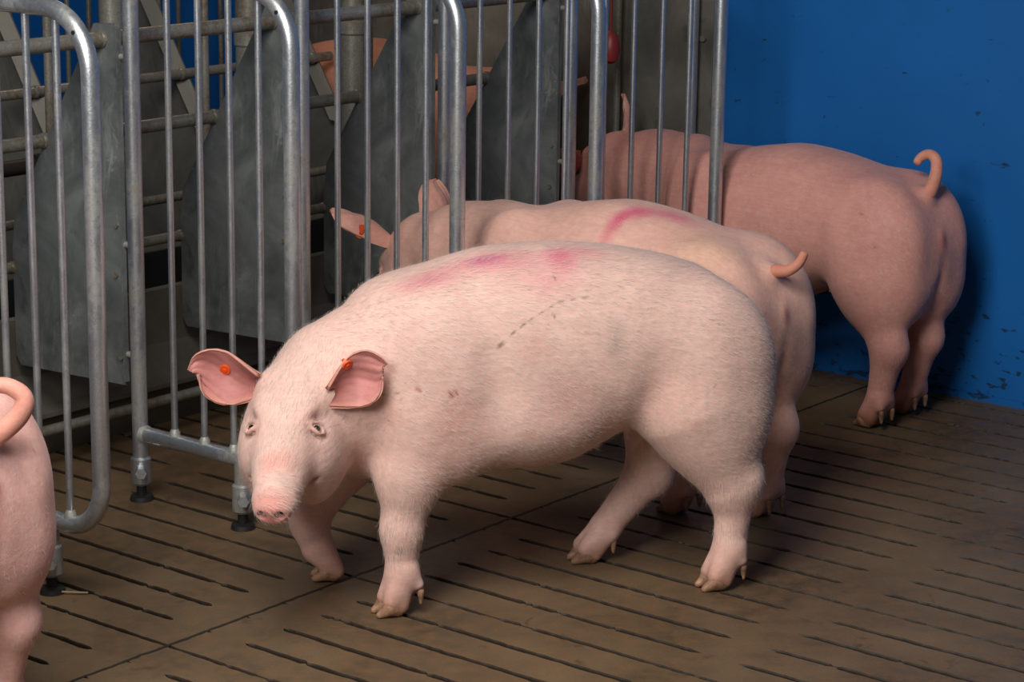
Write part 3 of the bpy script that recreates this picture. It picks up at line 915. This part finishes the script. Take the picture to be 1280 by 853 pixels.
# outline in (x, z), extruded along y
b.prism([(-1.40, 0), (-1.02, 0), (-.965, .10), (-.94, .115), (-.94, .125), (-.975, .135), (-1.0, .20), (-1.008, .205), (-1.012, .335), (-1.022, .340), (-1.035, .33),
         (-1.06, .15), (-1.34, .15), (-1.365, .33), (-1.40, .34)], -.9, 2.24)
t = b.build('feed_trough', TROUGH, smooth=False)
b = MB(); b.prism([(-1.036, .332), (-1.062, .152), (-1.338, .152), (-1.364, .334), (-1.352, .334), (-1.328, .162), (-1.072, .162), (-1.048, .332)], -.9, 2.24)  # added black layer, paints the shade inside the trough
o = b.build('trough_shade', DARK, t, smooth=False); o['label'] = 'black layer added for the shade inside the trough'
tag(t, 'long low grey feeding trough running behind the stall plates', 'feed trough')
b = MB(); b.tube([(-.905, -.9, .098), (-.905, .8, .098), (-.905, 2.24, .098)], .0125, 12)
tag(b.build('kick_rail', OLDPIPE), 'low rusty rail along the foot of the feeding trough', 'rail')

# feed down pipes standing in the trough
def post(name, x, y, r, z0, z1, mat, label, cat='post', group=None):
    b = MB(); b.tube([(x, y, z0), (x, y, (z0 + z1) / 2), (x, y, z1)], r, 20)
    b.tube([(x, y, .86), (x, y, .865), (x, y, .895), (x, y, .90)], [r, r * 1.12, r * 1.12, r], 20)
    o = b.build(name, mat)
    tag(o, label, cat, group); return o
DROPS = [(1.165, .030), (1.63, .036), (2.02, .034)]
DL = ['round grey feed drop pipe seen above the first sloping plate',
      'round grey feed drop pipe seen left of the second sloping plate',
      'round grey feed drop pipe seen between the second and third sloping plates']
for (y, r), lb in zip(DROPS, DL):
    post('feed_pipe', -1.2, y, r, .16, 1.9, OLDPIPE, lb, 'feed pipe', 'feed drop pipes over the trough')
for y, lb in ((1.51, 'thin rusty upright pipe left of the second sloping plate, against the blue'), (2.13, 'thin grey upright pipe left of the third sloping plate'), (1.0, 'thin upright pipe high in the top left blue gap')):
    b = MB(); b.tube([(-1.24, y, .16), (-1.24, y, 1.9)], .011, 12)
    tag(b.build('upright_pipe', OLDPIPE), lb, 'pipe', 'thin upright pipes over the trough')
# drinker pipe with a valve, left
b = MB(); b.tube([(-1.22, .35, .635), (-1.22, .93, .635)], .019, 16)
b.tube([(-1.22, .93, .635), (-1.22, .955, .635)], [.026, .026], 16); b.tube([(-1.22, .93, .61), (-1.22, .93, .585)], .010, 10)
o = tag(b.build('drinker_pipe', simple('dark_iron', (.045, .035, .028), .5, .6)), 'short dark iron drinker pipe at the left behind the nearest bars', 'pipe')
b = MB(); b.tube([(-1.22, .968, .635), (-1.22, .992, .635)], [.014, .010], 12)
b.build('valve', WELD, o)

# galvanised sheet with post against the wall in the last stall
b = MB(); b.box(-.735, -.452, 2.628, 2.632, .05, 1.5); 
gs = b.build('wall_sheet', make_plate_mat('stained_galvanised_sheet', (.10, .10, .085), (.20, .195, .17), (.28, .27, .22), .3), smooth=False, bevel=.001)
tag(gs, 'stained grey metal sheet fixed to the blue wall behind the last divider', 'metal sheet')
for (x, z) in ((-.48, .86), (-.50, .60), (-.62, .67), (-.71, .93), (-.60, .98)):
    b = MB(); b.tube([(x, 2.627, z), (x, 2.618, z)], .009, 8)
    b.build('bolt', OLDPIPE, gs)
b = MB(); b.box(-2.15, -.74, 2.636, 2.642, .02, 1.9)
tag(b.build('wall_sheet', OLDPLATE, smooth=False), 'dark dusty metal sheeting on the wall behind the feed pipes', 'metal sheet')
b = MB(); b.tube([(-.495, 2.60, .0006), (-.495, 2.60, .7), (-.495, 2.60, 1.5)], .0135, 14)
tag(b.build('sheet_post', PIPE), 'slim galvanised upright in front of the stained sheet near the blue wall', 'post')
b = MB(); b.tube([(-.745, 2.60, .0006), (-.745, 2.60, .7), (-.745, 2.60, 1.5)], .010, 12)
tag(b.build('sheet_edge_post', OLDPIPE), 'thin dark upright at the left edge of the stained wall sheet', 'post')
b = MB()
b.tube([(-.66, 2.45, 1.35), (-.66, 2.45, .875)], .0035, 8)
b.tube([(-.66, 2.45, .880), (-.66, 2.45, .865), (-.66, 2.45, .83), (-.66, 2.45, .80), (-.66, 2.45, .792)], [.006, .020, .027, .020, .006], 16)
tag(b.build('hanging_bulb', REDPLASTIC), 'small dark red rounded piece hanging behind the last bars', 'hanging red piece')

# straw blade on the floor by the nearest foot
b = MB(); b.tube([(-.335, .10, .004), (-.30, .135, .006), (-.255, .165, .005), (-.225, .19, .004)], .0022, 6)
tag(b.build('straw', simple('straw', (.30, .25, .16), .7)), 'pale straw stalk on the floor beside the nearest divider foot', 'straw')

# ------------------------------------------------------------------ the pigs
MAG = lin(218, 84, 128); RED = lin(150, 72, 66); DIRT = lin(120, 92, 74)
tocam = np.array((.253, .939, .234)); rgt = np.array((-.966, .257, .014)); up_ = np.array((-.047, -.229, .972))
T1 = [q for q in TRUNK if q[0] < .27] + [(.28, .628, .285, .146), (.33, .605, .302, .122), (.37, .575, .325, .090), (.395, .52, .37, .04)]
FAN = [(0, .50), (.12, .66), (.3, .88), (.48, 1.03), (.62, 1.06), (.74, 1.0), (.83, .88), (.90, .72), (.95, .53), (.98, .34), (1.0, .04)]
P1 = dict(trunk=T1, smooth=1,
    poll=(.503, .075, .488), snout=(.590, .325, .333), up=(.331, .876, .352), neck0=(.29, .0, .475), neckr=(.138, .106, .078), neckbow=(.012, -.01, .005),
    col=lin(232, 195, 184), gaze=(.25, .93, .2),
    legs=[
        dict(kind='fore', j=[(.27, .10, .38), (.290, .108, .27), (.304, .113, .165), (.308, .115, .085)], r=[.082, .062, .036, .030], foot=(.325, .115, 0), fwd=(1, .15)),
        dict(kind='fore', j=[(.29, -.085, .38), (.37, -.095, .25), (.442, -.10, .130), (.428, -.10, .068)], r=[.078, .056, .034, .031], foot=(.404, -.10, .003), fwd=(1, -.1), dew=False),
        dict(kind='hind', j=[(-.300, .095, .36), (-.362, .108, .215), (-.347, .112, .085)], r=[.092, .042, .031], foot=(-.322, .112, 0), fwd=(1, .1)),
        dict(kind='hind', j=[(-.265, -.085, .36), (-.250, -.10, .180), (-.160, -.10, .070)], r=[.092, .042, .031], foot=(-.122, -.10, 0), fwd=(1, 0)),
    ],
    extra=[('cone', ((-.255, .10, .36), (-.335, .11, .215), .085, .040, .05), {}),
           ('cone', ((.44, .0, .43), (.36, .0, .30), .07, .06, .06), {})],
    ears=[
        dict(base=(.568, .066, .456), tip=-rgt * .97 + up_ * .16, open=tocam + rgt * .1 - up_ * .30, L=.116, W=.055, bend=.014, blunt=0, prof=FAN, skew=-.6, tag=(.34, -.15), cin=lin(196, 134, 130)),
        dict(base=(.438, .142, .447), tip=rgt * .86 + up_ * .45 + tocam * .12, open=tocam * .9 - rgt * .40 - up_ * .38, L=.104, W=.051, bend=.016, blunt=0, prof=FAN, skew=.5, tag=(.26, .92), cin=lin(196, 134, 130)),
    ],
    tail=dict(pts=[(-.39, -.03, .53), (-.425, -.05, .525), (-.437, -.065, .48), (-.420, -.085, .445)], r=(.015, .006)),
    marks=[((.15, .06, .66), (.19, .050, .045), MAG, .65), ((.135, .055, .662), (.062, .026, .03), lin(176, 84, 130), .75), ((.25, .07, .632), (.11, .045, .04), MAG, .45),
           ((-.005, .075, .665), (.045, .055, .05), MAG, .85), ((-.05, .05, .672), (.07, .04, .04), MAG, .55), ((.04, .11, .64), (.12, .07, .06), MAG, .32),
           ((.02, .178, .42), (.075, .05, .055), lin(190, 140, 140), .60), ((.22, .17, .40), (.07, .05, .07), lin(205, 140, 128), .5), ((.06, .17, .52), (.05, .05, .04), lin(214, 150, 138), .35),
           ((-.09, .165, .52), (.028, .05, .07), lin(168, 150, 142), .55), ((-.20, .18, .42), (.10, .05, .08), lin(220, 160, 146), .35), ((.33, .15, .40), (.04, .05, .05), lin(200, 150, 134), .4),  # first mark: grey shading painted into the flank dent
           ((.245, .19, .25), (.06, .06, .06), lin(205, 160, 130), .35), ((.318, .143, .134), (.010, .03, .015), lin(128, 112, 84), .8), ((-.25, .17, .36), (.05, .04, .012), lin(180, 110, 96), .4)],
    scratches=[((.115, .167, .543), (.08, .161, .566), .0032, DIRT, .75), ((.08, .161, .566), (.02, .147, .596), .0030, DIRT, .55), ((.02, .147, .596), (-.043, .142, .603), .0032, DIRT, .75), ((.138, .168, .522), (.128, .169, .530), .006, DIRT, .75),
               ((.020, .113, .639), (.012, .129, .623), .003, DIRT, .6), ((.032, .157, .578), (.023, .164, .558), .003, DIRT, .6), ((-.048, .128, .620), (-.068, .158, .566), .003, DIRT, .5), ((-.09, .142, .592), (-.10, .150, .580), .003, DIRT, .5),
               ((-.113, .133, .605), (-.124, .137, .600), .0035, DIRT, .5), ((-.135, .165, .524), (-.196, .165, .519), .0022, DIRT, .45), ((-.196, .165, .519), (-.21, .169, .505), .0022, DIRT, .45), ((-.259, .189, .41), (-.283, .184, .431), .0024, RED, .5),
               ((.232, .177, .443), (.226, .177, .435), .005, lin(140, 56, 50), .9), ((.222, .177, .447), (.216, .177, .437), .0035, lin(140, 66, 56), .7), ((.292, .168, .452), (.284, .168, .446), .005, lin(160, 90, 78), .7),
               ((.352, .149, .439), (.322, .158, .441), .0026, DIRT, .7), ((.345, .155, .432), (.318, .162, .430), .0022, DIRT, .5), ((.350, .150, .392), (.335, .155, .388), .0028, DIRT, .6), ((.31, .16, .46), (.30, .16, .452), .003, DIRT, .6),
               ((.10, .172, .50), (.09, .172, .47), .0025, lin(190, 120, 105), .5)],
)
pig1, H1 = build_pig('pig', 'pale pink pig in front turning its face and pricked ears to the camera', (.388, .821, 0), math.atan2(-.803, -.596), P1, .0038, 'pigs in the pen', 80000, 1)

def std_ears(p, s=1.0, tagd=None):
    p = np.array(p)
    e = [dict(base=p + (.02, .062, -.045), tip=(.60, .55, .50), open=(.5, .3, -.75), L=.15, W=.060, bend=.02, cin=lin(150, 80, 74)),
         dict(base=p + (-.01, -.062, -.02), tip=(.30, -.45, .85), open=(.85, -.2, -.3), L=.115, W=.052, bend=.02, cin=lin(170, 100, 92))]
    if tagd is not None: e[0]['tag'] = tagd[0]; e[0]['flag'] = tagd[1]
    return e
def legs_std(fl=0, fr=0, hl=0, hr=0, ly=.10, ry=.10, r=1.0):
    L = []
    for y, dx in ((ly, fl), (-ry, fr)):
        L.append(dict(kind='fore', j=[(.27, y * .95, .38), (.285 + dx * .3, y, .26), (.300 + dx * .7, y, .155), (.300 + dx, y, .080)], r=[.082, .060, .036, .030], foot=(.318 + dx, y, 0), fwd=(1, 0)))
    for y, dx in ((ly, hl), (-ry, hr)):
        L.append(dict(kind='hind', j=[(-.300 + dx * .2, y * .95, .36), (-.370 + dx * .7, y, .205), (-.350 + dx, y, .080)], r=[.092, .042, .031], foot=(-.325 + dx, y, 0), fwd=(1, 0)))
    return L
# middle pig, head in the third stall
T3 = [(x, t - (.030 * min(1, (x + .45) / .25) if x < 0 else min(.030 + x * .1, .042)), b, w) for x, t, b, w in TRUNK]
P2 = dict(trunk=T3, poll=(.655, .01, .525), snout=(.80, .04, .25), up=(.85, .0, .45), neck0=(.38, .0, .465), col=lin(228, 182, 168),
    legs=legs_std(fl=.03, hl=.12, hr=-.015, ly=.06, ry=.055), ears=std_ears((.655, .01, .525), tagd=((.30, -.8), (0, 0, 1))),
    tail=dict(pts=[(-.365, .0, .540), (-.405, .0, .555), (-.428, -.010, .558), (-.448, -.020, .575), (-.458, -.026, .600)], r=(.017, .0085), col=lin(205, 140, 118)),
    marks=[((-.055, .125, .600), (.026, .05, .06), MAG, .85), ((-.05, .09, .630), (.030, .05, .05), MAG, .85), ((-.07, .05, .645), (.045, .05, .04), MAG, .8), ((-.14, .02, .645), (.12, .05, .04), MAG, .7),
           ((-.40, .06, .42), (.08, .05, .08), lin(205, 120, 110), .45), ((-.30, .10, .60), (.14, .10, .08), lin(222, 190, 150), .4)],
    scratches=[((.387, .08, .579), (.370, .10, .565), .004, DIRT, .6), ((.303, .148, .538), (.29, .15, .53), .003, DIRT, .5), ((.24, .10, .59), (.20, .12, .58), .003, DIRT, .5),
               ((.40, .11, .46), (.38, .12, .44), .004, DIRT, .6), ((-.05, .12, .62), (-.02, .15, .58), .003, DIRT, .5), ((-.30, .10, .58), (-.31, .11, .55), .003, DIRT, .5)])
build_pig('pig', 'pink pig standing in the middle with a magenta stripe over its back', (.134, 1.437, 0), math.radians(175), P2, .0065, 'pigs in the pen', 12000, 2)
# back pig beside the blue wall
P3 = dict(trunk=T3, poll=(.635, .0, .605), snout=(.84, .02, .38), up=(.75, .0, .6), neck0=(.36, .0, .50), col=lin(216, 158, 148),
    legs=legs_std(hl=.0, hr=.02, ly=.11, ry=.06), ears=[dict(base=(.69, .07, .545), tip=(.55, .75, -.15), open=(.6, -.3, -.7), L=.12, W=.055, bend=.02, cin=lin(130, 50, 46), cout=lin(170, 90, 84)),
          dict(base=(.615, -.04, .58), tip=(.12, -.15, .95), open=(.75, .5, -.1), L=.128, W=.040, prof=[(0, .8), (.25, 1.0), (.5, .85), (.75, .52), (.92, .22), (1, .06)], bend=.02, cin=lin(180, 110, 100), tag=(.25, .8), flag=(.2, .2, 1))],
    tail=dict(pts=[(-.365, .0, .545), (-.388, -.004, .580), (-.396, -.012, .620), (-.388, -.022, .652), (-.365, -.026, .664), (-.345, -.020, .655), (-.342, -.006, .640)], r=(.019, .0100), col=lin(214, 150, 130)),
    marks=[((-.455, .0, .44), (.04, .03, .09), lin(160, 80, 70), .6), ((.1, .0, .68), (.10, .05, .03), MAG, .3), ((.52, .03, .60), (.10, .10, .06), lin(200, 110, 104), .5)],
    scratches=[((-.300, .161, .535), (-.325, .16, .525), .003, DIRT, .6), ((-.351, .168, .465), (-.356, .168, .455), .003, DIRT, .4), ((-.1, .175, .5), (-.11, .175, .47), .003, DIRT, .4)], dirty=1.6)
build_pig('pig', 'darker pink pig with curled tail standing beside the blue wall', (-.018, 2.394, 0), math.radians(174.3), P3, .0065, 'pigs in the pen', 9000, 3)
# pig cut off by the left edge
P4 = dict(trunk=T3, poll=(.62, .01, .55), snout=(.80, .03, .30), up=(.8, .0, .5), neck0=(.36, .0, .47), col=lin(232, 184, 176),
    legs=legs_std(hl=.055, hr=.04), ears=std_ears((.62, .01, .55)),
    tail=dict(pts=[(-.375, .0, .520), (-.425, -.008, .545), (-.462, -.03, .582), (-.468, -.035, .612), (-.446, -.016, .630), (-.422, .010, .622), (-.420, .024, .602)], r=(.020, .0100), col=lin(224, 160, 144)),
    marks=[((-.455, .0, .44), (.04, .03, .09), lin(190, 105, 98), .5)])
build_pig('pig', 'pink rump and curly tail of a pig cut off at the left edge', (-.135, -.448, 0), math.radians(180), P4, .0065, 'pigs in the pen', 9000, 4)
# pig in the stalls across the trough
P5 = dict(poll=(.50, .0, .60), snout=(.60, .02, .34), up=(.9, .0, .35), neck0=(.36, .0, .50), col=lin(200, 138, 116),
    legs=legs_std(), ears=std_ears((.50, .0, .60)),
    tail=dict(pts=[(-.41, .0, .52), (-.445, .0, .54), (-.462, -.02, .58), (-.44, -.02, .61)], r=(.019, .008)))
g5, _ = build_pig('pig', 'pig standing in the stalls across the trough, glimpsed through the bars', (-1.50, 2.44, 0), 0.0, P5, .010, 'pigs in the pen', 0, 5)
g5.scale = (1.05, 1.0, 1.17)
print('script', round(time.time() - T0, 1), 's')
